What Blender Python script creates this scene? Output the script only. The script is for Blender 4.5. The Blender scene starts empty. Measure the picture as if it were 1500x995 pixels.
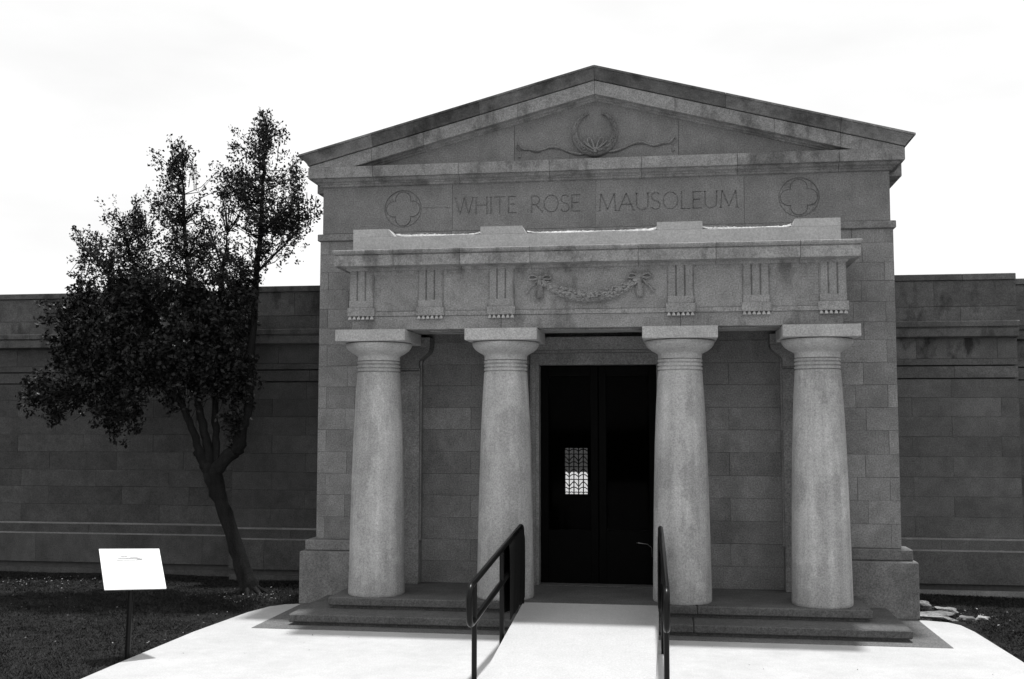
import bpy, bmesh, math, random
import numpy as np
from mathutils import Vector, Matrix
random.seed(7)
scene = bpy.context.scene
C = scene.collection

# ------------------------------------------------------------------ camera
cam_data = bpy.data.cameras.new('camera')
cam = bpy.data.objects.new('camera', cam_data)
C.objects.link(cam)
yaw, pit, rol = (math.radians(a) for a in (8.303, 4.467, 0.063))
f = Vector((-math.sin(yaw)*math.cos(pit), math.cos(yaw)*math.cos(pit), math.sin(pit)))
r = Vector((math.cos(yaw), math.sin(yaw), 0)); u = r.cross(f)
r2 = r*math.cos(rol)+u*math.sin(rol); u2 = u*math.cos(rol)-r*math.sin(rol)
M = Matrix((r2, u2, -f)).transposed().to_4x4()
M.translation = Vector((0.939, -13.923, 2.3))
cam.matrix_world = M
cam_data.lens = 38.39; cam_data.sensor_width = 36; cam_data.clip_end = 2000
scene.camera = cam
scene.render.resolution_x = 1024; scene.render.resolution_y = 679

# ------------------------------------------------------------------ world, sun, exposure (a black and white photograph)
SUN_EL = 79.0; SUN_AZ = 14.0      # azimuth from +Y (behind the building) towards +X
world = bpy.data.worlds.new('World'); scene.world = world; world.use_nodes = True
nt = world.node_tree; nt.nodes.clear()
def wn(t, **k):
    n = nt.nodes.new(t)
    for a, b in k.items(): setattr(n, a, b)
    return n
wo = wn('ShaderNodeOutputWorld'); bg = wn('ShaderNodeBackground'); sky = wn('ShaderNodeTexSky')
sky.sky_type = 'NISHITA'; sky.sun_disc = False
sky.sun_elevation = math.radians(SUN_EL); sky.sun_rotation = math.radians(SUN_AZ)
sky.air_density = 1.0; sky.dust_density = 3.0
bw = wn('ShaderNodeRGBToBW')
tc = wn('ShaderNodeTexCoord'); mp = wn('ShaderNodeMapping'); mp.inputs['Scale'].default_value = (1, 1, 3)
ns = wn('ShaderNodeTexNoise'); ns.inputs['Scale'].default_value = 1.6; ns.inputs['Detail'].default_value = 7
rp = wn('ShaderNodeValToRGB')
rp.color_ramp.elements[0].position = .38; rp.color_ramp.elements[0].color = (8.25,)*3+(1,)
rp.color_ramp.elements[1].position = .62; rp.color_ramp.elements[1].color = (10.5,)*3+(1,)
mx = wn('ShaderNodeMix', data_type='RGBA'); mx.inputs['Factor'].default_value = .8
bg.inputs['Strength'].default_value = 0.1
nt.links.new(tc.outputs['Generated'], mp.inputs['Vector']); nt.links.new(mp.outputs[0], ns.inputs['Vector'])
nt.links.new(ns.outputs[0], rp.inputs[0]); nt.links.new(sky.outputs[0], bw.inputs[0])
nt.links.new(bw.outputs[0], mx.inputs[6]); nt.links.new(rp.outputs[0], mx.inputs[7])
nt.links.new(mx.outputs[2], bg.inputs[0]); nt.links.new(bg.outputs[0], wo.inputs[0])
sl = bpy.data.lights.new('sun', 'SUN'); sl.energy = 3.6; sl.angle = math.radians(2.5); sl.color = (1, 1, 1)
so = bpy.data.objects.new('sun', sl); C.objects.link(so)
e, a = math.radians(SUN_EL), math.radians(SUN_AZ)
sd = Vector((math.sin(a)*math.cos(e), math.cos(a)*math.cos(e), math.sin(e)))
so.rotation_euler = sd.to_track_quat('Z', 'Y').to_euler()
so.location = (0, 0, 30)
scene.view_settings.view_transform = 'Standard'; scene.view_settings.look = 'None'
scene.view_settings.exposure = 0.25; scene.view_settings.gamma = 1.0
scene.view_settings.use_curve_mapping = False

# ------------------------------------------------------------------ materials
class NT:
    def __init__(s, name):
        s.m = bpy.data.materials.new(name); s.m.use_nodes = True
        s.t = s.m.node_tree; s.b = s.t.nodes['Principled BSDF']
    def n(s, t, **k):
        n = s.t.nodes.new(t)
        for a, b in k.items(): setattr(n, a, b)
        return n
    def l(s, a, b): s.t.links.new(a, b)
    def noise(s, vec, scale, detail=4, rough=.55):
        n = s.n('ShaderNodeTexNoise'); n.inputs['Scale'].default_value = scale
        n.inputs['Detail'].default_value = detail; n.inputs['Roughness'].default_value = rough
        s.l(vec, n.inputs['Vector']); return n.outputs[0]
    def remap(s, v, a, b, c, d):
        n = s.n('ShaderNodeMapRange'); s.l(v, n.inputs[0])
        for i, x in enumerate((a, b, c, d)): n.inputs[i+1].default_value = x
        return n.outputs[0]
    def math(s, op, a, b):
        n = s.n('ShaderNodeMath', operation=op)
        for i, x in enumerate((a, b)):
            if isinstance(x, (int, float)): n.inputs[i].default_value = x
            else: s.l(x, n.inputs[i])
        return n.outputs[0]
    def gray(s, v):
        n = s.n('ShaderNodeCombineColor')
        for i in range(3): s.l(v, n.inputs[i])
        s.l(n.outputs[0], s.b.inputs['Base Color'])

def stone(name, base, blotch=.22, grain=.22, vary=.16, stain=.0, streak=.0, patch=.0, rough=.9, bump=.25, gscale=58):
    grain *= 1.45
    k = NT(name); geo = k.n('ShaderNodeNewGeometry'); pos = geo.outputs['Position']
    oi = k.n('ShaderNodeObjectInfo')
    add = k.n('ShaderNodeVectorMath', operation='ADD'); k.l(pos, add.inputs[0])
    sc = k.math('MULTIPLY', oi.outputs['Random'], 7.0); k.l(sc, add.inputs[1]); p2 = add.outputs[0]
    v = k.remap(k.noise(p2, 1.7, 6, .6), .3, .7, 1-blotch, 1+blotch)
    v = k.math('MULTIPLY', v, k.remap(k.noise(p2, 8, 6, .65), .35, .65, 1-blotch*.5, 1+blotch*.5))
    v = k.math('MULTIPLY', v, k.remap(k.noise(pos, gscale, 2, .8), .3, .7, 1-grain, 1+grain))
    v = k.math('MULTIPLY', v, k.remap(oi.outputs['Random'], 0, 1, 1-vary, 1+vary))
    if streak:
        mp = k.n('ShaderNodeMapping'); mp.inputs['Scale'].default_value = (9, 9, .5); k.l(pos, mp.inputs[0])
        v = k.math('MULTIPLY', v, k.remap(k.noise(mp.outputs[0], 1, 5, .65), .35, .65, 1-streak, 1+streak*.6))
    if patch:
        mp = k.n('ShaderNodeMapping'); mp.inputs['Scale'].default_value = (1.6, 1.6, .8); k.l(pos, mp.inputs[0])
        add2 = k.n('ShaderNodeVectorMath', operation='ADD'); k.l(mp.outputs[0], add2.inputs[0]); add2.inputs[1].default_value = (3.1, 1.7, .4)
        v = k.math('MULTIPLY', v, k.remap(k.noise(add2.outputs[0], 1.0, 8, .62), .485, .515, 1-patch, 1.05))
    if stain:
        mp = k.n('ShaderNodeMapping'); mp.inputs['Scale'].default_value = (2.6, 2.6, 1.3); k.l(pos, mp.inputs[0])
        v = k.math('MULTIPLY', v, k.remap(k.noise(mp.outputs[0], 1.1, 7, .62), .52, .63, 1.0, 1-stain))
    v = k.math('MULTIPLY', v, base); k.gray(v)
    k.b.inputs['Roughness'].default_value = rough
    k.b.inputs['Specular IOR Level'].default_value = .25
    bp = k.n('ShaderNodeBump'); bp.inputs['Strength'].default_value = bump; bp.inputs['Distance'].default_value = .01
    hb = k.math('ADD', k.noise(pos, 70, 4, .7), k.math('MULTIPLY', k.noise(pos, 9, 4, .6), 1.2))
    k.l(hb, bp.inputs['Height']); k.l(bp.outputs[0], k.b.inputs['Normal'])
    return k.m
def plain(name, base, rough=.5, vary=.0, scale=20, spec=.5, metal=0):
    k = NT(name); geo = k.n('ShaderNodeNewGeometry')
    v = k.remap(k.noise(geo.outputs['Position'], scale, 4), .3, .7, base*(1-vary), base*(1+vary)); k.gray(v)
    k.b.inputs['Roughness'].default_value = rough; k.b.inputs['Specular IOR Level'].default_value = spec
    k.b.inputs['Metallic'].default_value = metal
    return k.m

m_wall = stone('facade_limestone', .23, .20, .28, .15, stain=.16)
m_plinthr = stone('dark_plinth_stone', .15, .28, .28, .0, stain=.2)  # right plinth: darker base tone than the left one
m_frieze = stone('smooth_limestone', .205, .16, .28, .04, stain=.10)
m_trim = stone('trim_limestone', .265, .24, .26, .12, stain=.45)
m_sima = stone('weathered_sima_stone', .138, .42, .2, .16, stain=.45)
m_simalight = stone('pale_end_stone', .20, .35, .2, .05, stain=.4)
m_column = stone('column_granite', .40, .13, .2, .03, streak=.16, patch=.13)
m_capital = stone('capital_granite', .41, .12, .2, .05, stain=.1)
m_entab = stone('porch_limestone', .258, .2, .28, .05, stain=.38)
m_parapet = stone('new_pale_stone', .43, .08, .15, .04)
m_mortar = stone('white_mortar', .42, .4, .3, .0, bump=.8, gscale=40)
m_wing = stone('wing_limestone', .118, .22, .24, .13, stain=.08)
m_wingleft = stone('shaded_wing_limestone', .08, .24, .24, .13, stain=.08)  # wing stone darkened overall: tree shade on the left wing put into its colour
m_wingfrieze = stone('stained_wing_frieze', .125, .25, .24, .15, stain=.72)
m_ledge = stone('lit_ledge_stone', .20, .2, .2, .08)  # paler than the walls: light caught by the ledges is put into the colour
m_wingjoint = plain('wing_mortar', .075, .95, .2)
m_wingtrim = stone('wing_trim_stone', .122, .25, .24, .15, stain=.5)
m_recess = stone('recess_limestone', .195, .18, .3, .12, stain=.2)
m_step = stone('step_granite', .10, .18, .3, .05, bump=.3)
m_pad = stone('dark_paving', .125, .15, .34, .0)
m_joint = plain('dark_mortar', .07, .95, .2)
m_backing = plain('hidden_backing', .08, .95, .1)
m_dark = plain('dark_interior', .004, .9, .2)
m_pave = stone('pale_concrete', .448, .08, .09, .0, bump=.2, gscale=60)
m_ramp = stone('ramp_concrete', .455, .04, .09, .0, bump=.12, gscale=60)
m_rail = plain('black_rail_paint', .005, .3, .2, 60, .18)
m_door = plain('door_bronze', .003, .6, .2, 10, .04)
m_white = plain('sign_face', .88, .45, .02, 3, .4)
m_print = plain('sign_print', .26, .5, .45, 60, .4)
m_steel = plain('door_pull_steel', .35, .3, .1, 40, .5, 1)
m_rock = stone('broken_rubble', .23, .5, .4, .2, bump=1.0, gscale=40)
m_bark = stone('tree_bark', .013, .35, .35, .0, streak=.45, bump=1.0)
m_soil = plain('soil', .016, .95, .5, 12, .1)
k = NT('black_cloth'); gr = k.n('ShaderNodeNewGeometry')
k.gray(k.remap(k.noise(gr.outputs['Position'], 90, 3), .3, .7, .006, .012)); k.b.inputs['Roughness'].default_value = .8
k.b.inputs['Specular IOR Level'].default_value = .1; m_cloth = k.m
def leafmat(name, lo, hi, rough, spec):
    k = NT(name); g = k.n('ShaderNodeNewGeometry')
    k.gray(k.remap(g.outputs['Random Per Island'], 0, 1, lo, hi))
    k.b.inputs['Roughness'].default_value = rough; k.b.inputs['Specular IOR Level'].default_value = spec
    return k.m
m_leaf = leafmat('dark_glossy_leaf', .006, .024, .42, .28)
k = NT('grass_blade'); g = k.n('ShaderNodeNewGeometry')
v = k.remap(g.outputs['Random Per Island'], 0, 1, .007, .034)
v = k.math('MULTIPLY', v, k.remap(k.noise(g.outputs['Position'], 1.6, 6, .65), .35, .65, .45, 1.5))
k.gray(v); k.b.inputs['Roughness'].default_value = .7; k.b.inputs['Specular IOR Level'].default_value = .15; m_grass = k.m
m_litter = leafmat('dry_leaf', .05, .32, .6, .3)
k = NT('door_glass'); k.t.nodes.remove(k.b)
mo = k.t.nodes['Material Output']; tr = k.n('ShaderNodeBsdfTransparent'); gl = k.n('ShaderNodeBsdfGlossy'); mxs = k.n('ShaderNodeMixShader')
tr.inputs[0].default_value = (.78, .78, .78, 1); gl.inputs['Roughness'].default_value = .02; mxs.inputs[0].default_value = .0012
k.l(tr.outputs[0], mxs.inputs[1]); k.l(gl.outputs[0], mxs.inputs[2]); k.l(mxs.outputs[0], mo.inputs[0]); m_glass = k.m

# ------------------------------------------------------------------ helpers
def obj(name, verts, faces, mat, parent=None, smooth=False, sharp=35):
    me = bpy.data.meshes.new(name); me.from_pydata(verts, [], faces)
    bm = bmesh.new(); bm.from_mesh(me); bmesh.ops.recalc_face_normals(bm, faces=bm.faces); bm.to_mesh(me); bm.free()
    if smooth:
        me.polygons.foreach_set('use_smooth', [True]*len(me.polygons))
        me.set_sharp_from_angle(angle=math.radians(sharp))
    me.materials.append(mat)
    o = bpy.data.objects.new(name, me); C.objects.link(o)
    if parent: o.parent = parent
    return o
class MB:
    def __init__(s): s.v = []; s.f = []
    def add(s, v, f):
        n = len(s.v); s.v += [tuple(p) for p in v]; s.f += [tuple(i+n for i in q) for q in f]; return s
    def box(s, x0, x1, y0, y1, z0, z1):
        v = [(x, y, z) for x in (x0, x1) for y in (y0, y1) for z in (z0, z1)]
        return s.add(v, [(0,1,3,2),(4,6,7,5),(0,4,5,1),(2,3,7,6),(0,2,6,4),(1,5,7,3)])
    def cbox(s, x0, x1, y0, y1, z0, z1, c=.004):
        "box with its edges chamfered"
        bm = bmesh.new(); bmesh.ops.create_cube(bm, size=1)
        for w in bm.verts:
            w.co = Vector(((x0+x1)/2+w.co.x*(x1-x0), (y0+y1)/2+w.co.y*(y1-y0), (z0+z1)/2+w.co.z*(z1-z0)))
        bmesh.ops.bevel(bm, geom=bm.edges[:], offset=c, segments=1, affect='EDGES')
        bm.verts.index_update()
        s.add([w.co[:] for w in bm.verts], [[w.index for w in q.verts] for q in bm.faces]); bm.free(); return s
    def tube(s, pts, rad, n=8, cap=True):
        pts = [Vector(p) for p in pts]; rr = rad if hasattr(rad, '__len__') else [rad]*len(pts)
        base = len(s.v); prev = None; vs = []
        for i, p in enumerate(pts):
            d = (pts[min(i+1, len(pts)-1)]-pts[max(i-1, 0)]).normalized()
            if prev is None:
                a = Vector((0, 0, 1)) if abs(d.z) < .9 else Vector((1, 0, 0)); x = d.cross(a).normalized()
            else: x = (prev-d*prev.dot(d)).normalized()
            prev = x; y = d.cross(x)
            for j in range(n):
                t = 2*math.pi*j/n; vs.append(p+(x*math.cos(t)+y*math.sin(t))*rr[i])
        fs = [(i*n+j, i*n+(j+1) % n, (i+1)*n+(j+1) % n, (i+1)*n+j) for i in range(len(pts)-1) for j in range(n)]
        if cap: fs += [tuple(range(n))[::-1], tuple((len(pts)-1)*n+j for j in range(n))]
        return s.add(vs, fs)
    def blob(s, c, rx, ry, rz, rot=0, n=6, m=4, jit=0):
        "low ellipsoid, rotated by rot about Y"
        vs = [(0, 0, 1)]
        for i in range(1, m):
            for j in range(n):
                a, b = math.pi*i/m, 2*math.pi*j/n; vs.append((math.sin(a)*math.cos(b), math.sin(a)*math.sin(b), math.cos(a)))
        vs.append((0, 0, -1)); fs = []
        for j in range(n): fs.append((0, 1+j, 1+(j+1) % n)); fs.append((len(vs)-1, 1+(m-2)*n+(j+1) % n, 1+(m-2)*n+j))
        for i in range(m-2):
            for j in range(n): fs.append((1+i*n+j, 1+(i+1)*n+j, 1+(i+1)*n+(j+1) % n, 1+i*n+(j+1) % n))
        cr, sr = math.cos(rot), math.sin(rot); out = []
        for x, y, z in vs:
            q = 1+random.uniform(-jit, jit); x, y, z = x*rx*q, y*ry*q, z*rz*q
            out.append((c[0]+x*cr+z*sr, c[1]+y, c[2]-x*sr+z*cr))
        return s.add(out, fs)
    def lathe(s, prof, cx, cy, n=48):
        vs = [(cx+r_*math.cos(2*math.pi*j/n), cy+r_*math.sin(2*math.pi*j/n), z) for r_, z in prof for j in range(n)]
        fs = [(i*n+j, i*n+(j+1) % n, (i+1)*n+(j+1) % n, (i+1)*n+j) for i in range(len(prof)-1) for j in range(n)]
        fs += [tuple(range(n)), tuple((len(prof)-1)*n+j for j in range(n))]
        return s.add(vs, fs)
    def build(s, name, mat, parent=None, smooth=False, sharp=35): return obj(name, s.v, s.f, mat, parent, smooth, sharp)
def tag(o, label=None, cat=None, group=None, kind=None):
    if label: o['label'] = label
    if cat: o['category'] = cat
    if group: o['group'] = group
    if kind: o['kind'] = kind
    return o
def empty(name, loc=(0, 0, 0)):
    o = bpy.data.objects.new(name, None); o.location = loc; C.objects.link(o); return o
def adopt(root):
    "children are modelled in world coordinates: keep them there under a root that is not at the origin"
    for ch in root.children: ch.matrix_parent_inverse = Matrix.Translation(root.location).inverted()

GAP = .0032; CH = .0022
def stone_block(name, x0, x1, z0, z1, yf, mat, parent, depth=.07, jit=.0015):
    G = lambda: random.choice((.0003, .0008, .0012, .0018))
    x0 += G(); x1 -= G(); z0 += G(); z1 -= G()
    yf += random.uniform(-jit, jit); c = CH
    v = [(x0+c,yf,z0+c),(x1-c,yf,z0+c),(x1-c,yf,z1-c),(x0+c,yf,z1-c),
         (x0,yf+c,z0),(x1,yf+c,z0),(x1,yf+c,z1),(x0,yf+c,z1),
         (x0,yf+depth,z0),(x1,yf+depth,z0),(x1,yf+depth,z1),(x0,yf+depth,z1)]
    fs = [(0,1,2,3),(8,11,10,9)]
    for i in range(4):
        j = (i+1) % 4; fs += [(i,4+i,4+j,j),(4+i,8+i,8+j,4+j)]
    return obj(name, v, fs, mat, parent)

def mould(name, prof, hx, ybase, breaks, yback, mat, parent, zf=None, gap=.005, mats=None, ends=True):
    """a moulding of closed profile (d outward, z) run along the front at ybase-d, mitred at the two
    corners |x| = hx+d and returned back to yback; cut into separate stones at the breaks"""
    zf = zf or (lambda x: 0.)
    n = len(prof)
    def build(secs, mt):
        v = [p for s in secs for p in s]; fs = [tuple(range(n)), tuple((len(secs)-1)*n+i for i in range(n))[::-1]]
        for k_ in range(len(secs)-1):
            for i in range(n):
                j = (i+1) % n; fs.append((k_*n+i, k_*n+j, (k_+1)*n+j, (k_+1)*n+i))
        return obj(name, v, fs, mt, parent)
    front = lambda x: [(x, ybase-d, z+zf(x)) for d, z in prof]
    corner = lambda s: [(s*(hx+d), ybase-d, z+zf(s*(hx+d))) for d, z in prof]
    back = lambda s: [(s*(hx+d), yback, z+zf(s*(hx+d))) for d, z in prof]
    bs = sorted(breaks); mm = lambda i: mats[i] if mats else mat
    build([back(-1), corner(-1), front(bs[0]-gap/2)], mm(0))
    for i in range(len(bs)-1):
        a_, b_ = bs[i]+gap/2, bs[i+1]-gap/2
        secs = [front(a_)]+([front(0.)] if a_ < -.05 and b_ > .05 else [])+[front(b_)]
        build(secs, mm(i+1))
    build([front(bs[-1]+gap/2), corner(1), back(1)], mm(len(bs)))

# ------------------------------------------------------------------ ground
g = MB(); g.add([(-600,-600,-.09),(600,-600,-.09),(600,900,-.09),(-600,900,-.09)], [(0,1,2,3)])
tag(g.build('ground', m_soil), 'dark earth under the lawn', kind='structure')
nx, ny = 140, 110
def lawn_z(x, y): return -.028+.012*math.sin(x*1.7+y*.6)+.010*math.sin(y*2.3-x*.8)+.05*max(0, 1-math.hypot(x+4.8, y-.55)/1.0)
def lawn(x0, x1, y0, y1, nx, ny):
    v = [(x0+(x1-x0)*i/nx, y0+(y1-y0)*j/ny, 0) for j in range(ny+1) for i in range(nx+1)]
    v = [(x, y, lawn_z(x, y)+random.uniform(-.006, .006)) for x, y, _ in v]
    return obj('lawn', v, [(j*(nx+1)+i, j*(nx+1)+i+1, (j+1)*(nx+1)+i+1, (j+1)*(nx+1)+i) for j in range(ny) for i in range(nx)], m_soil, smooth=True)
tag(lawn(-14, -3.8, -12, 2.6, 110, 150), 'dark lawn left of the walk', kind='structure')
tag(lawn(3.8, 14, -12, 2.6, 110, 150), 'dark lawn right of the walk', kind='structure')
# pale concrete apron, with rounded back corners, scored into bays
out = [(-4.42, -30), (4.34, -30), (4.31, -2.4), (4.27, -.9), (4.22, -.5), (4.12, -.33), (3.9, -.24), (-3.86, -.20), (-4.0, -.26), (-4.14, -.45), (-4.25, -.9), (-4.36, -2.2), (-4.39, -4.)]
v = [(x, y, -.10) for x, y in out]+[(x, y, -.006) for x, y in out]
cx_ = [(x*.9985, y+(.006 if y < 0 else 0), 0.) for x, y in out]
n = len(out); v += cx_
fs = [tuple(range(2*n, 3*n))]+[(i, (i+1) % n, n+(i+1) % n, n+i) for i in range(n)]+[(n+i, n+(i+1) % n, 2*n+(i+1) % n, 2*n+i) for i in range(n)]
tag(obj('pavement', v, fs, m_pave), 'pale concrete walk in front of the steps', kind='structure')
pd = MB().cbox(-3.80, 3.80, -1.885, .3, -.05, .005, .002).build('paving_pad', m_pad)
tag(pd, 'dark flush stone slab round the foot of the steps', kind='structure')
tag(MB().cbox(-5, 5, 6.6, 40, -.08, -.01, .004).build('added_paving', m_pave), 'pale paving added behind the building to brighten the view through the leaded window', kind='structure')  # pale ground added here so the leaded window shows bright
rm = MB(); X = .775; y0, y1, zt = -1.262, -4.3, .262
rm.add([(-X,y0,-.05),(X,y0,-.05),(X,y1-.3,-.05),(-X,y1-.3,-.05),(-X,y0,zt),(X,y0,zt),(X,y1,.006),(-X,y1,.006),(X,y1-.3,.002),(-X,y1-.3,.002)],
       [(0,3,9,7,4),(1,5,6,8,2),(0,1,2,3),(0,4,5,1),(4,7,6,5),(7,9,8,6),(2,8,9,3)])
tag(rm.build('ramp', m_ramp), 'pale concrete ramp up to the dark doorway', kind='structure')

# ------------------------------------------------------------------ the mausoleum
MAU = empty('mausoleum')
tag(MAU, 'long grey stone mausoleum with gabled four-column entrance porch and low wings', 'building')
ZC = [.8114,1.10,1.385,1.665,1.945,2.235,2.515,2.795,3.072,3.352,3.575,3.825,4.085,4.315,4.56,4.735]
HB = 3.68
# dark joints behind the ashlar
bk = MB()
for s in (-1, 1):
    x0, x1 = sorted((s*2.36, s*(HB-.03))); bk.box(x0, x1, .055, .30, .0, 4.80)
bk.box(-2.3, 2.3, .055, .30, 3.6, 4.80); bk.box(-3.62, 3.62, .05, .30, 4.80, 5.50)
bk.add([(-3.6,.06,5.5),(3.6,.06,5.5),(0,.06,6.5),(-3.6,.3,5.5),(3.6,.3,5.5),(0,.3,6.5)], [(0,1,2),(3,5,4),(0,3,4,1),(1,4,5,2),(2,5,3,0)])
for s in (-1, 1):
    x0, x1 = sorted((s*.90, s*2.3)); bk.box(x0, x1, .20, .32, .20, 3.62)
bk.box(-.95, .95, .20, .32, 3.3, 3.62)
bk.build('wall_core', m_joint, MAU)
sw = MB()
for s in (-1, 1):
    x0, x1 = sorted((s*3.3, s*3.63)); sw.box(x0, x1, .3, 6.2, 0, 5.5)
sw.box(-3.3, -1.49, 5.9, 6.2, 0, 5.5); sw.box(1.49, 3.3, 5.9, 6.2, 0, 5.5); sw.box(-1.49, 1.49, 5.95, 6.19, 3.69, 5.5)
sw.build('side_wall', m_wall, MAU)
# ashlar of the front, either side of the porch
for i in range(len(ZC)-1):
    z0, z1 = ZC[i], ZC[i+1]
    for s in (-1, 1):
        cuts = [HB, HB-.115, 2.86] if i % 2 == 0 else [HB, 3.30, 2.60]
        if i % 4 == 2: cuts = [HB, HB-.115, 3.18]
        if i % 4 == 3: cuts = [HB, HB-.40, 2.86]
        end = 2.28 if z0 < 3.4 else 0
        cuts = cuts+[end] if end else cuts+[1.8, .9, 0]
        for k_ in range(len(cuts)-1):
            x0, x1 = sorted((s*cuts[k_], s*cuts[k_+1]))
            if x1-x0 > .03: stone_block('wall_stone', x0, x1, z0, z1, 0, m_wall, MAU, depth=(.30 if k_ == 0 else .07))
# string band
prof = [(-.2,4.737),(.022,4.737),(.03,4.745),(.03,4.822),(.02,4.830),(-.2,4.834)]
mould('band_stone', prof, 3.68, 0, [-2.9,-1.886,0,1.877,2.9], .3, m_wall, MAU)
# plinths
for s in (-1, 1):
    x0, x1 = sorted((s*2.93, s*3.83))
    MB().cbox(x0, x1, -.213, .3, .0, .672, .012).build('plinth_stone', m_plinthr if s > 0 else m_wall, MAU)
    x0, x1 = sorted((s*2.93, s*3.79))
    MB().cbox(x0, x1, -.115, .3, .674, .8095, .012).build('plinth_cap', m_plinthr if s > 0 else m_wall, MAU)
# frieze slabs, cut with the letters and the roundels
def cutter(parts):
    b = MB()
    for v_, f_ in parts: b.add(v_, f_)
    o = b.build('cut', m_frieze); return o
def prism(poly, y0, y1):
    n_ = len(poly); v_ = [(x, y0, z) for x, z in poly]+[(x, y1, z) for x, z in poly]
    return v_, [tuple(range(n_))[::-1], tuple(range(n_, 2*n_))]+[(i, (i+1) % n_, n_+(i+1) % n_, n_+i) for i in range(n_)]
FY = .0
def stroke(pts, w0, w1=None):
    "a polyline stroke as one closed outline"
    w1 = w1 if w1 is not None else w0
    P = [Vector(p) for p in pts]; L_, R_ = [], []
    for i, p in enumerate(P):
        d = (P[min(i+1, len(P)-1)]-P[max(i-1, 0)]).normalized(); nrm = Vector((-d.y, d.x)); w = (w0+(w1-w0)*i/max(1, len(P)-1))/2
        L_.append(p+nrm*w); R_.append(p-nrm*w)
    return [tuple(q) for q in L_+R_[::-1]]
def closed_ring(pts, w):
    n_ = len(pts); P = [Vector(p) for p in pts]; o_, i_ = [], []
    for k_ in range(n_):
        d = (P[(k_+1) % n_]-P[k_-1]).normalized(); nrm = Vector((-d.y, d.x)); o_.append(P[k_]+nrm*w/2); i_.append(P[k_]-nrm*w/2)
    return o_, i_
def ring_prism(o_, i_, y0, y1):
    n_ = len(o_); v_ = []
    for ring, y in ((o_, y0), (i_, y0), (o_, y1), (i_, y1)): v_ += [(p[0], y, p[1]) for p in ring]
    fs_ = []
    for i in range(n_):
        j = (i+1) % n_
        fs_ += [(i, j, n_+j, n_+i), (2*n_+i, 3*n_+i, 3*n_+j, 2*n_+j), (i, 2*n_+i, 2*n_+j, j), (n_+i, n_+j, 3*n_+j, 3*n_+i)]
    return v_, fs_
def arc(cx, cz, rx, rz, a0, a1, n_=10): return [(cx+rx*math.cos(math.radians(a0+(a1-a0)*i/n_)), cz+rz*math.sin(math.radians(a0+(a1-a0)*i/n_))) for i in range(n_+1)]
H_ = .225; T, N_ = .019, .012     # cap height, thick and thin strokes
def glyph(ch):
    "strokes in units of metres from the lower left, and the advance"
    h = H_; serif = lambda x, z, w=.034: ([(x-w/2, z), (x+w/2, z)], .007)
    if ch == 'W': w = .235; S = [([(.0,h),(.062,0)],T),([(.062,0),(.118,h)],N_),([(.118,h),(.176,0)],T),([(.176,0),(w,h)],N_),serif(0,h),serif(w,h)]
    elif ch == 'H': w = .165; S = [([(.01,0),(.01,h)],T),([(w-.01,0),(w-.01,h)],T),([(.01,h*.52),(w-.01,h*.52)],N_)]+[serif(x,z) for x in(.01,w-.01) for z in(.004,h-.004)]
    elif ch == 'I': w = .02; S = [([(.01,0),(.01,h)],T),serif(.01,.004),serif(.01,h-.004)]
    elif ch == 'T': w = .15; S = [([(w/2,0),(w/2,h)],T),([(0,h-.006),(w,h-.006)],N_),serif(w/2,.004)]
    elif ch == 'E': w = .12; S = [([(.01,0),(.01,h)],T)]+[([(.01,z),(x,z)],N_) for z,x in((.006,w),(h*.53,w*.8),(h-.006,w*.92))]
    elif ch == 'R': w = .145; S = [([(.01,0),(.01,h)],T),([(.01,h-.006),(.06,h-.006)]+arc(.06,h-.062,.052,.056,90,-90,10)[1:]+[(.01,h-.118)],N_+.002),([(.06,h-.118),(w+.01,0)],T),serif(.01,.004)]
    elif ch == 'O': w = .2; S = 'O'
    elif ch == 'S': w = .12; S = [(arc(.06,h-.055,.05,.05,35,180,9)+arc(.06,h-.058,.05,.052,200,270,4)+arc(.058,.058,.054,.055,80,-10,7)+arc(.058,.056,.054,.052,-30,-155,8),T-.002)]
    elif ch == 'M': w = .23; S = [([(.012,0),(.03,h)],N_),([(.03,h),(w/2,.02)],T),([(w/2,.02),(w-.03,h)],N_),([(w-.03,h),(w-.012,0)],T),serif(.012,.004),serif(w-.012,.004)]
    elif ch == 'A': w = .19; S = [([(.0,0),(w/2,h)],N_),([(w/2,h),(w,0)],T),([(.04,h*.36),(w-.04,h*.36)],N_),serif(0,.004),serif(w,.004)]
    elif ch == 'U': w = .165; S = [([(.01,h),(.01,.07)]+arc(w/2,.072,w/2-.01,.068,180,360,12)+[(w-.01,h)],T-.002),serif(.01,h-.004),serif(w-.01,h-.004)]
    elif ch == 'L': w = .12; S = [([(.01,0),(.01,h)],T),([(.01,.006),(w,.006)],N_)]
    return w, S
def word(txt, x0, x1, zb):
    gl_ = [glyph(c_) for c_ in txt]; tot = sum(w for w, _ in gl_); sp = (x1-x0-tot)/(len(txt)-1); x = x0; P_ = []
    for w, S in gl_:
        if S == 'O':
            o_, i_ = closed_ring(arc(x+w/2, zb+H_/2, w/2-.008, H_/2-.004, 0, 360-10, 35), .016); P_.append(ring_prism(o_, i_, -.012, .0118))
        else:
            for q, (pts, wd) in enumerate(S):
                P_.append(prism(stroke([(px+x, pz+zb) for px, pz in pts], wd), -.012-.0003*q, .0115+.0004*q))
        x += w+sp
    return P_
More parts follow.
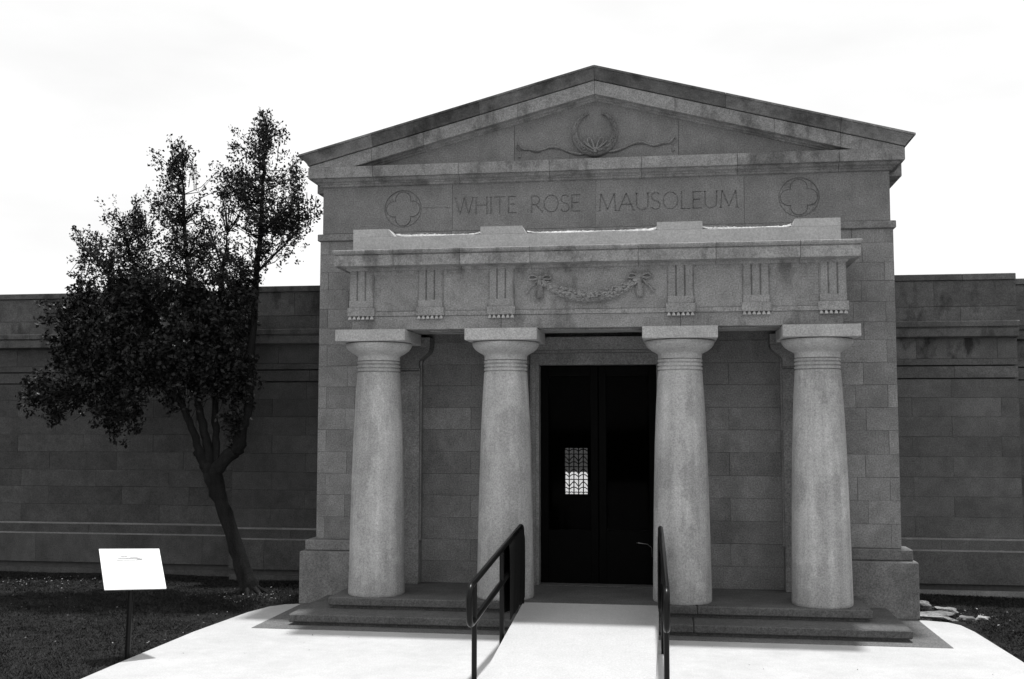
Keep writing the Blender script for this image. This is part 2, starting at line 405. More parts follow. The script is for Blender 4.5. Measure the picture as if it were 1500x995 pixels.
def quatre(cx, cz):
    "a sunk ring between a circle and a quatrefoil, each edged by a deeper groove"
    n_ = 96; v_ = []; K_ = 10
    for k_ in range(n_):
        t = 2*math.pi*k_/n_; q = (t+math.pi/4) % (math.pi/2)-math.pi/4; c_, rho = .122, .099
        rq = c_*math.cos(q)+math.sqrt(max(0, rho*rho-(c_*math.sin(q))**2))
        pr = [(rq,-.012),(rq,.017),(rq+.009,.017),(rq+.012,.009),(.238,.009),(.240,.016),(.252,.016),(.252,-.012)]
        K_ = len(pr); v_ += [(cx+r_*math.cos(t), y, cz+r_*math.sin(t)) for r_, y in pr]
    f_ = [(k_*K_+i, k_*K_+(i+1) % K_, ((k_+1) % n_)*K_+(i+1) % K_, ((k_+1) % n_)*K_+i) for k_ in range(n_) for i in range(K_)]
    return v_, f_
fr = [(-3.65,-1.886),(-1.886,-.004),(-.004,1.877),(1.877,3.65)]
cuts = [[quatre(-2.552, 5.147)], word('WHITE', -1.845, -1.03, 5.052)+word('ROSE', -.845, -.20, 5.050), word('MAUSOLEUM', .035, 1.80, 5.047), [quatre(2.55, 5.157)]]
deps = bpy.context.evaluated_depsgraph_get
for (x0, x1), ct in zip(fr, cuts):
    o = stone_block('frieze_stone', x0, x1, 4.836, 5.475, FY, m_frieze, MAU, depth=.05, jit=0)
    cu = cutter(ct); md = o.modifiers.new('cut', 'BOOLEAN'); md.object = cu; md.operation = 'DIFFERENCE'; md.solver = 'EXACT'; md.use_self = True
    bpy.context.view_layer.update()
    me = bpy.data.meshes.new_from_object(o.evaluated_get(deps())); o.modifiers.clear(); o.data = me
    bpy.data.objects.remove(cu)
# faint crack beside the left roundel
MB().tube([(-2.29,.001,5.165),(-2.24,.0,5.152),(-2.2,-.0005,5.158),(-2.13,.001,5.148),(-2.08,-.0005,5.158),(-2.03,.001,5.150),(-1.97,-.0005,5.153),(-1.93,.0,5.144),(-1.9,.001,5.148)], [.002,.006,.003,.006,.005,.002,.006,.004,.002], 5).build('old_stain_line', m_sima, MAU)
# horizontal cornice
prof = [(-.12,5.455),(.0,5.455),(.03,5.465),(.045,5.492),(.06,5.495),(.062,5.505),(.10,5.525),(.112,5.545),(.118,5.555),(.16,5.56),(.16,5.70),(.15,5.708),(.02,5.735),(-.12,5.74)]
mould('cornice_stone', prof, 3.65, 0, [-2.93,-1.78,-.59,.59,1.79,3.03], .5, m_trim, MAU)
# tympanum
SL = .2638; AP = 6.895
def tymp(x0, x1):
    z = lambda x: AP-.36-SL*abs(x)
    xs = [x0]+([0.] if x0 < 0 < x1 else [])+[x1]
    poly = [(x0, 5.70), (x1, 5.70)]+[(x, max(z(x), 5.71)) for x in xs[::-1]]
    v_, f_ = prism(poly, .0, .06); return obj('tympanum_stone', v_, f_, m_frieze, MAU)
tymp(-3.12, -1.068); tymp(-1.063, 1.058); tymp(1.063, 3.12)
# raking cornice: plain corona below, weathered sima above
zr = lambda x: AP-SL*abs(x)
pc = [(-.1,-.40),(.0,-.40),(.018,-.395),(.03,-.375),(.05,-.372),(.065,-.35),(.15,-.345),(.15,-.172),(.1,-.165),(-.1,-.165)]
mould('raking_corona_stone', pc, 3.65, 0, [-2.95,-2.25,-1.0,-.001,1.02,2.25,3.05], 1.0, m_trim, MAU, zr, .004)
ps = [(-.5,-.162),(.13,-.162),(.166,-.160),(.175,-.135),(.198,-.10),(.225,-.062),(.243,-.042),(.246,-.03),(.27,-.028),(.27,-.004),(.26,.0),(-.5,.0)]
mould('raking_sima_stone', ps, 3.65, 0, [-2.93,-1.5,-.001,1.65,3.05], 1.0, m_sima, MAU, zr, .004, mats=[m_simalight, m_sima, m_sima, m_sima, m_sima, m_simalight])
rf = MB(); zb = AP-.1
rf.add([(-3.9,.5,zb-SL*3.9),(0,.5,zb),(3.9,.5,zb-SL*3.9),(3.9,.5,5.5),(-3.9,.5,5.5),(-3.9,6.5,zb-SL*3.9),(0,6.5,zb),(3.9,6.5,zb-SL*3.9),(3.9,6.5,5.5),(-3.9,6.5,5.5)],
       [(0,1,2,3,4),(9,8,7,6,5),(0,5,6,1),(1,6,7,2),(2,7,8,3),(3,8,9,4),(4,9,5,0)]); rf.build('roof', m_trim, MAU)

# wreath and ribbons in the tympanum
wr = MB()
for i in range(150):
    t = random.uniform(-1, 1)*math.radians(158); ww = .058*(1-abs(t)/math.radians(175))+.010
    side = random.uniform(-1, 1); rr = .262+side*ww*.55
    c = (-.008+rr*math.sin(t), -.014-(1-side**2)*ww*1.3, 6.082-rr*math.cos(t))
    wr.blob(c, .034, .026, .012, rot=-(t+(.35 if side > 0 else -.35)), n=6, m=4)
wr.tube([(-.008+.262*math.sin(t), -.02, 6.082-.262*math.cos(t)) for t in [math.radians(a_) for a_ in range(-155, 156, 5)]],
        [.06*(1-abs(a_)/175)+.008 for a_ in range(-155, 156, 5)], 8)
wr.build('wreath', m_frieze, MAU, True, 60)
bo = MB()
for s in (-1, 1):
    bo.tube([(s*.012,-.09,5.84),(s*.028,-.08,5.91),(s*.050,-.06,5.975),(s*.080,-.05,6.005),(s*.105,-.05,5.985),(s*.098,-.06,5.93),(s*.05,-.08,5.86),(s*.01,-.09,5.83)], .0115, 7)
    bo.tube([(s*.02,-.09,5.84),(s*.10,-.08,5.90),(s*.15,-.06,5.955)], .012, 7)
bo.tube([(-.0,-.085,5.80),(-.0,-.09,5.86)], [.03,.016], 8)
bo.build('wreath_bow', m_frieze, MAU, True, 60)
for s in (-1, 1):
    rb = MB(); pts = [(.10,5.802),(.2,5.802),(.29,5.818),(.38,5.85),(.46,5.885),(.54,5.908),(.61,5.905),(.68,5.878),(.74,5.862),(.81,5.870),(.87,5.888),(.93,5.884),(.96,5.90),(.99,5.945),(1.02,5.965)]
    Z = lambda z: z+(.02 if s > 0 else 0)
    rb.tube([(s*x, -.010, Z(z)) for x, z in pts], [.009+.013*abs(math.sin(i*.9)) for i in range(len(pts))], 6)
    rb.tube([(s*1.02,-.002,Z(5.96)),(s*1.035,-.002,Z(5.92)),(s*.99,-.003,Z(5.87)),(s*.975,-.003,Z(5.82)),(s*.99,-.003,Z(5.785)),(s*1.015,-.003,Z(5.79))], [.006,.012,.012,.008,.014,.006], 6)
    rb.build('ribbon', m_frieze, MAU, True, 60)

# recess wall behind the columns
YR = .155
RZ = [.262,.54,.82,1.10,1.385,1.665,1.955,2.24,2.525,2.812,3.088,3.375,3.62]
for i in range(len(RZ)-1):
    for s in (-1, 1):
        cuts_ = [.88, 1.655, 2.35] if i % 2 else [.88, 2.35]
        if i % 4 == 2: cuts_ = [.88, 1.25, 2.35]
        for k_ in range(len(cuts_)-1):
            x0, x1 = sorted((s*cuts_[k_], s*cuts_[k_+1])); stone_block('recess_stone', x0, x1, RZ[i], RZ[i+1], YR, m_recess, MAU, .05)
stone_block('recess_stone', -.88, .88, 3.42, 3.62, YR, m_recess, MAU, .05)
# antae: flat pilasters with moulded caps at each end of the recess
for s in (-1, 1):
    A = empty('pilaster'); A.parent = MAU
    xi, xo = 2.30, 2.97
    x0, x1 = sorted((s*xi, s*xo))
    MB().cbox(x0, x1, -.04, YR+.05, .262, 3.0, .006).build('shaft', m_recess, A)
    nb = MB()
    for z in (2.935, 2.975, 3.015):
        nb.cbox(min(s*(xi-.003), s*xo), max(s*(xi-.003), s*xo), -.046, YR+.05, z-.014+.006, z+.014+.006, .004)
    nb.build('neck_ring', m_recess, A)
    pr = [(xi,3.03),(xi,3.12),(xi-.02,3.15),(xi-.07,3.19),(xi-.125,3.24),(xi-.14,3.275),(xi-.14,3.30)]
    poly = [(s*x, z) for x, z in pr]+[(s*xo, 3.30), (s*xo, 3.03)]
    v_, f_ = prism(poly, -.10, YR+.04); obj('cap', v_, f_, m_recess, A)
    MB().cbox(min(s*(xi-.15), s*xo), max(s*(xi-.15), s*xo), -.13, YR+.05, 3.302, 3.43, .005).build('cap_slab', m_recess, A)
# floor, steps
fl = MB().box(-3.05, 3.05, -1.17, .4, .0, .21); fl.build('step_base', m_joint, MAU)
for x0, x1 in ((-3.116, -1.2), (-1.196, 1.2), (1.204, 3.116)):
    MB().cbox(x0, x1, -1.232, .33, .165, .262, .012).build('upper_step', m_step, MAU)
MB().cbox(-3.40, 3.40, -1.61, -.1, 0., .045, .003).build('lower_riser', m_step, MAU)
for x0, x1 in ((-3.447, -1.30), (-1.296, 1.15), (1.154, 3.447)):
    MB().cbox(x0, x1, -1.662, -.214, .038, .13, .012).build('lower_step', m_step, MAU)
MB().box(-3.07, 3.07, -1.18, -.1, .12, .18).build('upper_riser', m_step, MAU)
# columns
prof_c = [(.335,.262),(.341,.275),(.341,.30),(.336,.6),(.330,.95),(.322,1.35),(.314,1.7),(.304,2.05),(.293,2.35),(.281,2.6),(.269,2.8),(.262,2.915)]
CP = [(-2.622, 0), (-1.042, 0), (1.042, 0), (2.622, 0)]
CY = -.868
def column(cx):
    A = empty('column'); A.parent = MAU
    MB().lathe(prof_c+[(.259,2.935)], cx, CY, 56).build('shaft', m_column, A, True)
    nk = MB()
    pf = [(.245,2.935)]
    for z in (2.945, 2.99, 3.035): pf += [(.248,z),(.262,z+.006),(.263,z+.030),(.250,z+.038)]
    nk.lathe(pf, cx, CY, 56).build('neck_ring', m_column, A, True, 25)
    MB().lathe([(.259,3.077),(.259,3.125),(.262,3.135),(.285,3.15),(.33,3.175),(.37,3.205),(.397,3.24),(.406,3.265),(.404,3.285),(.385,3.295)], cx, CY, 56).build('capital', m_capital, A, True, 50)
    MB().cbox(cx-.43, cx+.43, CY-.43, CY+.43, 3.297, 3.436, .006).build('abacus', m_capital, A)
for x, _ in CP: column(x)
# entablature of the porch
YE = -1.19
en = MB().box(-2.83, 2.83, -1.15, .0, 3.64, 4.36); en.build('porch_core', m_joint, MAU)
for x0, x1 in ((-2.872,-1.05),(-1.047,1.05),(1.053,2.872)):
    MB().cbox(x0, x1, YE, -.46, 3.439, 3.60, .003).build('architrave_stone', m_entab, MAU)
MB().cbox(-1.95, 1.95, -1.05, -.60, 3.425, 3.4375, .004).build('soffit_panel', m_entab, MAU)
for s in (-1, 1):
    x0, x1 = sorted((s*2.30, s*2.868)); MB().cbox(x0, x1, -.457, -.04, 3.44, 3.605, .003).build('side_beam', m_entab, MAU)
MB().box(-2.35, 2.35, -.5, .18, 3.606, 3.637).build('porch_ceiling', m_recess, MAU)
TG = [-2.755, -1.904, -1.046, 1.055, 1.912, 2.767]
fx = [-2.872]+[t for t in TG]+[2.872]
edges_ = []
prev = -2.872
for t in TG:
    if t-.15 > prev+.02: edges_.append((prev, t-.15))
    prev = t+.15
for x0, x1 in edges_:
    stone_block('metope', x0, x1, 3.657, 4.17, YE, m_entab, MAU, .05)
    MB().cbox(x0-.0, x1+.0, YE-.012, YE+.05, 3.6015, 3.655, .002).build('taenia', m_entab, MAU)
def triglyph(cx):
    A = empty('triglyph'); A.parent = MAU
    w = .15; yf = YE-.034; dg = .022
    # plan outline with two V grooves and chamfered sides
    pl = [(-w,YE+.03),(-w,yf+.02),(-w+.016,yf),(-.062,yf),(-.050,yf+dg),(-.038,yf),(.038,yf),(.050,yf+dg),(.062,yf),(w-.016,yf),(w,yf+.02),(w,YE+.03)]
    v_ = [(cx+x, y, 3.79) for x, y in pl]+[(cx+x, y, 4.17) for x, y in pl]; n_ = len(pl)
    obj('glyph_panel', v_, [tuple(range(n_)), tuple(range(n_, 2*n_))[::-1]]+[(i, (i+1) % n_, n_+(i+1) % n_, n_+i) for i in range(n_)], m_entab, A)
    MB().cbox(cx-w, cx+w, yf+.0005, YE+.03, 3.705, 3.7905, .002).build('lower_panel', m_entab, A)
    MB().cbox(cx-w-.018, cx+w+.018, yf-.014, YE+.03, 3.601, 3.704, .003).build('regula', m_entab, A)
    for i in range(6):
        gx = cx-.135+i*.054; b_ = .021; t_ = .009; z0, z1 = 3.562, 3.5995; yc = yf+.006
        v_ = [(gx-b_,yc-b_,z0),(gx+b_,yc-b_,z0),(gx+b_,yc+.02,z0),(gx-b_,yc+.02,z0),(gx-t_,yc-t_,z1),(gx+t_,yc-t_,z1),(gx+t_,yc+.02,z1),(gx-t_,yc+.02,z1)]
        obj('gutta', v_, [(0,3,2,1),(4,5,6,7),(0,1,5,4),(1,2,6,5),(2,3,7,6),(3,0,4,7)], m_capital, A)
for t in TG: triglyph(t)
prof = [(-.12,4.10),(.0,4.10),(.005,4.145),(.03,4.15),(.045,4.165),(.05,4.18),(.165,4.195),(.165,4.318),(.150,4.324),(.150,4.334),(.168,4.336),(.178,4.35),(.185,4.362),(.185,4.38),(.175,4.386),(-.12,4.388)]
mould('porch_cornice_stone', prof, 2.893, YE, [-2.33,-1.52,-.685,.575,1.46,2.4], .0, m_trim, MAU)
en = MB().box(-2.80, 2.80, -1.1, .0, 4.36, 4.56); en.build('porch_roof', m_parapet, MAU)
# sides of the entablature
for s in (-1, 1):
    x0, x1 = sorted((s*2.78, s*2.872)); MB().cbox(x0, x1, -1.135, .0, 3.61, 4.15, .003).build('side_frieze', m_entab, MAU)
# parapet course, raised blocks and weathered mortar slopes between them
MB().cbox(-2.866, 2.866, -1.215, -1.0, 4.392, 4.566, .003).build('parapet_course', m_parapet, MAU)
BL = [(-2.866,-2.43,0,.075),(-1.30,-.80,0,.05),(.79,1.315,0,.0),(2.36,2.866,.03,0)]
for x0, x1, l_, r_ in BL:
    poly = [(x0-l_, 4.568), (x1+r_, 4.568), (x1, 4.66), (x0, 4.66)]
    v_, f_ = prism(poly, -1.212, -.95); obj('parapet_block', v_, f_, m_parapet, MAU)
for (a0, a1) in ((-2.35,-1.305),(-.745,.785),(1.32,2.325)):
    nX = int((a1-a0)/.02); rows = [(-1.213,4.564),(-1.19,4.573),(-1.15,4.576),(-1.12,4.597),(-1.06,4.603),(-.95,4.606)]
    v_ = []
    for j, (y, z) in enumerate(rows):
        for i in range(nX+1):
            x = a0+(a1-a0)*i/nX; e_ = .02*math.exp(-min(x-a0, a1-x)/.05)
            v_.append((x, y+random.uniform(-.010,.010)*(j > 0), z+e_+random.uniform(-.006,.006)*(j > 0)+.005*math.sin(x*7+j)))
    f_ = [(j*(nX+1)+i, j*(nX+1)+i+1, (j+1)*(nX+1)+i+1, (j+1)*(nX+1)+i) for j in range(len(rows)-1) for i in range(nX)]
    obj('mortar_wash', v_, f_, m_mortar, MAU)
# swag of fruit with bows on the middle metope
sg = MB(); SW = lambda t: (.585*t, 3.80+.185*t*t+.02*t**4)
ts = [i/30-1 for i in range(61)]
sg.tube([(SW(t)[0], YE-.042*(1-t*t), SW(t)[1]) for t in ts], [.060*(1-t*t)**.6+.012 for t in ts], 10)
for i in range(210):
    t = random.uniform(-.96, .96); x, z = SW(t); w = .060*(1-t*t)**.6+.012; s_ = random.uniform(-1, 1)
    sg.blob((x-.3*t*s_*w, YE-.012-.042*(1-t*t)-(1-s_*s_)**.5*w*1.0, z+s_*w*.95), .024, .016, .013, rot=random.uniform(-.5, .5)-math.atan(.64*t)*1.0, n=5, m=4)
sg.blob((0, YE-.118, 3.80), .032, .014, .032, n=10, m=5)
for k_ in range(8): sg.blob((.045*math.cos(k_*.785), YE-.11, 3.80+.045*math.sin(k_*.785)), .014, .01, .014)
sg.build('fruit_swag', m_entab, MAU, True, 60)
for s in (-1, 1):
    b_ = MB(); x = s*.585; y = YE-.012; z = 4.03
    b_.blob((x, y-.02, z), .032, .025, .034, n=10, m=6)
    for q in (-1, 1):
        b_.tube([(x+q*.02,y-.01,z),(x+q*.06,y-.014,z+.03),(x+q*.105,y-.012,z+.036),(x+q*.135,y-.01,z+.012),(x+q*.125,y-.01,z-.018),(x+q*.08,y-.014,z-.020),(x+q*.02,y-.01,z-.006)], .0145, 7)
    b_.tube([(x+s*.02,y-.004,z-.02),(x+s*.07,y-.006,z-.08),(x+s*.12,y-.006,z-.12),(x+s*.14,y-.004,z-.16),(x+s*.165,y-.002,z-.185)], [.011,.014,.014,.015,.022], 6)
    b_.tube([(x-s*.02,y-.004,z-.02),(x-s*.03,y-.006,z-.10)], .008, 6)
    b_.build('bow', m_entab, MAU, True, 60)
    b_ = MB(); b_.tube([(x,y-.012,z-.03),(x-.0,y-.016,z-.10),(x,y-.018,z-.18),(x,y-.016,z-.225),(x,y-.012,z-.245)], [.026,.036,.045,.046,.030], 10)
    for k_ in range(22): b_.blob((x+random.uniform(-.036,.036), y-.04, z-.08-.15*random.random()), .014, .018, .016, n=5, m=4)
    b_.build('tassel', m_entab, MAU, True, 60)

# doorway
DW = .752; DT = 3.072
fr_ = MB()
for s in (-1, 1):
    x0, x1 = sorted((s*DW, s*(DW+.116))); MB().cbox(x0, x1, .08, .34, .262, 3.19, .004).build('door_jamb', m_recess, MAU)
    x0, x1 = sorted((s*(DW+.04), s*(DW+.09))); MB().cbox(x0, x1, .066, .085, .262, 3.10, .004).build('jamb_moulding', m_recess, MAU)
MB().cbox(-.868, .868, .078, .34, DT, 3.222, .004).build('door_lintel', m_recess, MAU)
MB().cbox(-.885, .885, .05, .20, 3.224, 3.262, .004).build('lintel_fillet', m_recess, MAU)
pl = [(.16,3.264),(.03,3.264),(.0,3.30),(-.05,3.36),(-.08,3.405),(-.08,3.42),(.16,3.42)]
v_ = [(-1.0, y, z) for y, z in pl]+[(1.0, y, z) for y, z in pl]; n_ = len(pl)
obj('lintel_cornice', v_, [tuple(range(n_)), tuple(range(n_, 2*n_))[::-1]]+[(i, (i+1) % n_, n_+(i+1) % n_, n_+i) for i in range(n_)], m_recess, MAU)
MB().cbox(-.752, .752, .05, .34, .2622, .275, .003).build('door_sill', m_step, MAU)
for s in (-1, 1):
    D = empty('door'); D.parent = MAU
    y0_, y1_ = .25, .30; a_, b_ = (.006, .748)
    def leaf(x0, x1, z0, z1, name, y0_=y0_, y1_=y1_):
        X0, X1 = sorted((s*x0, s*x1)); MB().cbox(X0, X1, y0_, y1_, z0, z1, .004).build(name, m_door, D)
    leaf(a_, .10, .28, 3.06, 'stile'); leaf(.65, b_, .28, 3.06, 'stile'); leaf(.10, .65, .28, .95, 'bottom_panel'); leaf(.10, .65, 2.94, 3.06, 'top_rail')
    X0, X1 = sorted((s*.102, s*.648)); MB().box(X0, X1, .272, .278, .952, 2.938).build('pane', m_glass, D)
    if s > 0: MB().tube([(.48,.245,.80),(.50,.20,.805),(.62,.195,.79),(.67,.20,.75),(.675,.20,.66),(.675,.245,.63)], .004, 6).build('handle', m_steel, D, True)
# dark hall behind the doors with a leaded window at its far end
hl = MB()
hl.box(-1.5,-1.3,.345,6,.2,3.7); hl.box(1.3,1.5,.345,6,.2,3.7); hl.box(-1.5,1.5,.345,6.3,3.5,3.7); hl.box(-1.5,1.5,.345,6.3,.10,.255)
wx0, wx1, wz0, wz1 = -1.0, -.57, 1.04, 1.88
hl.box(-1.5,wx0,6,6.2,.2,3.6); hl.box(wx1,1.5,6,6.2,.2,3.6); hl.box(wx0,wx1,6,6.2,.2,wz0); hl.box(wx0,wx1,6,6.2,wz1,3.6)
hl.box(-1.5,-.87,.345,.36,.2,3.6); hl.box(.87,1.5,.345,.36,.2,3.6); hl.box(-.87,.87,.345,.36,3.06,3.6)
hl.build('hall', m_dark, MAU)
WN = empty('leaded_window'); WN.parent = MAU
lw = MB()
for i in range(6): x = wx0+(wx1-wx0)*i/5; lw.box(x-.009, x+.009, 5.98, 6.0, wz0, wz1)
lw.build('upright_bars', m_dark, WN)
lw = MB()
for i in range(5):
    xa, xb = wx0+(wx1-wx0)*i/5, wx0+(wx1-wx0)*(i+1)/5
    for k_ in range(11):
        z = wz0+(wz1-wz0)*(k_+.5)/11; dz = (.035 if i % 2 else -.035)*(k_ % 3)/1.5
        lw.tube([(xa, 5.985, z-dz), ((xa+xb)/2, 5.985, z+.01), (xb, 5.985, z+dz)], .0085, 4)
lw.build('slanting_cames', m_dark, WN)

# ------------------------------------------------------------------ wings
def wing(s, xa, xb, Y, far):
    "one length of wing wall from |x|=xa to xb with its face at Y"
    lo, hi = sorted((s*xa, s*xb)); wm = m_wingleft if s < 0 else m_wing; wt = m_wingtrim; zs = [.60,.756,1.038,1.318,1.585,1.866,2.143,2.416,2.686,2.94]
    MB().box(lo+.03, hi-.03, Y+.05, 9, -.05, 4.30).build('wing_core', m_wingjoint, MAU)
    def row(name, z0, z1, yf, step, off, mat=None, depth=.08):
        mat = mat or wm
        x = lo; k_ = 0
        cutsx = [lo]
        x = lo+off
        while x < hi-.2: cutsx.append(x); x += step*random.uniform(.93, 1.07)
        cutsx.append(hi)
        for i in range(len(cutsx)-1): stone_block(name, cutsx[i], cutsx[i+1], z0, z1, yf, mat, MAU, depth)
    row('base_stone', .135, .575, Y-.075, 1.45, .55, depth=.14)
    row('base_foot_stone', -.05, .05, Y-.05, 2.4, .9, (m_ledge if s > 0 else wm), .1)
    row('ledge_stone', .577, .728, Y-.035, 1.6, .95, wm, .1)
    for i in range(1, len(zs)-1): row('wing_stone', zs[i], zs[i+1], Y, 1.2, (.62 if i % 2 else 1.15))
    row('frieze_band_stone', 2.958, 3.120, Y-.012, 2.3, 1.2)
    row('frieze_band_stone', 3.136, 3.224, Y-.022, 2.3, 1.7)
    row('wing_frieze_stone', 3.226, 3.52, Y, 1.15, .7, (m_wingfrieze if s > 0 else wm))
    # projecting cornice in stones
    x = lo; cx_ = [lo]
    while x+2.2 < hi: x += random.uniform(1.5, 2.1); cx_.append(x)
    cx_.append(hi)
    pf = [(.06,3.51),(-.05,3.515),(-.07,3.53),(-.12,3.53),(-.13,3.63),(-.13,3.635),(-.115,3.645),(-.115,3.66),(-.15,3.665),(-.16,3.73),(-.15,3.742),(.06,3.76)]
    for i in range(len(cx_)-1):
        v_ = [(cx_[i]+.002, Y+y, z) for y, z in pf]+[(cx_[i+1]-.002, Y+y, z) for y, z in pf]; n_ = len(pf)
        obj('wing_cornice_stone', v_, [tuple(range(n_)), tuple(range(n_, 2*n_))[::-1]]+[(i_, (i_+1) % n_, n_+(i_+1) % n_, n_+i_) for i_ in range(n_)], m_wingtrim, MAU)
    row('parapet_stone', 3.744, 3.952, Y-.03, 1.9, 1.3, m_wingtrim, .12)
    row('parapet_stone', 3.954, 4.318, Y-.03, 1.35, .95, m_wingtrim, .12)
    x = lo; cc = [lo]
    while x+1.5 < hi: x += random.uniform(1.0, 1.5); cc.append(x)
    cc.append(hi)
    for i in range(len(cc)-1): MB().cbox(cc[i]+.002, cc[i+1]-.002, Y-.055, Y+.35, 4.321, 4.408, .005).build('coping_stone', m_wingtrim, MAU)
    # sloped water table tops
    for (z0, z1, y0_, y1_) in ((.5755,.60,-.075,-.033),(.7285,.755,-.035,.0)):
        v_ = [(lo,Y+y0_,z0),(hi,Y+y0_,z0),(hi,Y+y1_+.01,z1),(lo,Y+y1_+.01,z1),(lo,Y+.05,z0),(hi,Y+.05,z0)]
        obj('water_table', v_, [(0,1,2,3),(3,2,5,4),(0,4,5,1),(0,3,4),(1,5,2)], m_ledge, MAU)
    MB().box(lo, hi, Y-.01, Y+.06, .04, .14).build('base_recess', m_joint, MAU)
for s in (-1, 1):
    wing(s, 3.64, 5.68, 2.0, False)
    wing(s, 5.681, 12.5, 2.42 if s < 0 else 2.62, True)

# ------------------------------------------------------------------ handrails
def handrail(xn, xf, label, inner):
    R = empty('handrail', ((xn+xf)/2, -2.7, 0))
    yn, yf = -4.22, -1.30
    X_ = lambda y: xn+(xf-xn)*(y-yn)/(yf-yn)
    top = lambda y: .855+(1.150-.855)*(y-yn)/(yf-yn); low = lambda y: top(y)-.345
    rr = .029; c = .07
    def bend(p0, p1, p2): return [tuple((1-t)**2*a_+2*t*(1-t)*b_+t*t*c_ for a_, b_, c_ in zip(p0, p1, p2)) for t in (0, .17, .33, .5, .67, .83, 1)]
    c = .11
    pts = [(yf, .24)]+bend((yf, top(yf)-c), (yf, top(yf)), (yf-c, top(yf-c)))
    pts += [(y, top(y)) for y in (-1.8, -2.6, -3.4)]
    pts += bend((yn+c, top(yn+c)), (yn, top(yn)), (yn, top(yn)-c))+bend((yn, low(yn)+c), (yn, low(yn)), (yn+c, low(yn+c)))
    pts += [(y, low(y)) for y in (-3.4, -2.6, -1.8, yf)]
    MB().tube([(X_(y), y, z) for y, z in pts], rr, 12).build('rail', m_rail, R, True, 60)
    for y, z0 in ((-4.0, -.03), (-2.60, -.03)):
        MB().tube([(X_(y), y, z0), (X_(y), y, (low(y) if y < -4 else top(y)))], .025, 12).build('post', m_rail, R, True, 60)
    adopt(R); tag(R, label, 'handrail', 'black handrails along the entrance ramp')
    # black cloth hung over the upper end
    Cc = MB(); nU, nV = 26, 22; v_ = []
    for side in (-1, 1):
        for j in range(nV+1):
            for i in range(nU+1):
                t = i/nU; y = -2.32+t*1.045; tz = top(y)+.03; q = j/nV
                ztop = tz-.10*max(0, (t-.86)/.14)**2; zbot = max(.215+.03*math.sin(t*9), .03+.262*(y+4.3)/3.04+.04)
                z = ztop+(zbot-ztop)*q
                d = .033*min(1, q*9)**.5+(.004 if side == inner else .028)*q*(1+math.sin(t*15+side*1.3))*.8+(.002 if side == inner else .012)*q*math.sin(t*31+q*5)
                yy = y+.045*q*math.sin(t*5)*(1-t)+.0*q
                v_.append((X_(y)+side*max(d, .002+.0*q), yy, z))
    n_ = (nU+1)*(nV+1)
    f_ = [(s_*n_+j*(nU+1)+i, s_*n_+j*(nU+1)+i+1, s_*n_+(j+1)*(nU+1)+i+1, s_*n_+(j+1)*(nU+1)+i) for s_ in (0, 1) for j in range(nV) for i in range(nU)]
    f_ += [(i, i+1, n_+i+1, n_+i) for i in range(nU)]
    return obj('draped_cloth', v_, f_, m_cloth, None, True, 80)
c1 = handrail(-.857, -.785, 'bent black tube handrail left of the ramp, with an open loop at its near end', 1)
tag(c1, 'black cloth hanging in folds over the upper end of the left handrail', 'cloth', 'black cloths over the handrails')
c2 = handrail(.880, .800, 'bent black tube handrail right of the ramp, seen nearly edge on', -1)
tag(c2, 'black cloth hanging over the upper end of the right handrail, seen edge on', 'cloth', 'black cloths over the handrails')

# ------------------------------------------------------------------ reading panel on a post in the lawn
SG = empty('sign', (-4.42, -3.52, 0))
tag(SG, 'blank looking white tilted panel on a dark post at the lawn edge', 'sign')
th, ti, ro = .799, .765, -.081
e1 = Vector((math.cos(th), math.sin(th), 0)); nn = Vector((-math.sin(th), math.cos(th), 0)); up = nn*math.sin(ti)+Vector((0,0,1))*math.cos(ti)
E1 = e1*math.cos(ro)+up*math.sin(ro); U1 = up*math.cos(ro)-e1*math.sin(ro); N1 = E1.cross(U1)
pc_ = Vector((-4.42,-3.501,.86))
def panel(w, h, t0, t1, name, mat, du=0, dv=0):
    v_ = [pc_+E1*(a_*w/2+du)+U1*(b_*h/2+dv)+N1*t for t in (t0, t1) for a_, b_ in ((-1,-1),(1,-1),(1,1),(-1,1))]
    return obj(name, [tuple(q) for q in v_], [(0,1,2,3),(7,6,5,4),(0,4,5,1),(1,5,6,2),(2,6,7,3),(3,7,4,0)], mat, SG)
panel(.600, .498, -.012, .0, 'face', m_white)
panel(.604, .502, -.022, -.0125, 'backing', m_rail)
for q_, (du, dv, w, h) in enumerate([(.0,.105,.30,.010),(-.02,.125,.22,.012),(-.07,.148,.07,.014),(.03,.143,.08,.010),(.085,.12,.05,.014)]):
    panel(w, h, .0005, .0012+q_*.0002, 'print', m_print, du, dv)
MB().tube([(-4.425,-3.555,-.05),(-4.415,-3.535,.775)], .027, 10).build('post', m_rail, SG, True, 60)
adopt(SG)

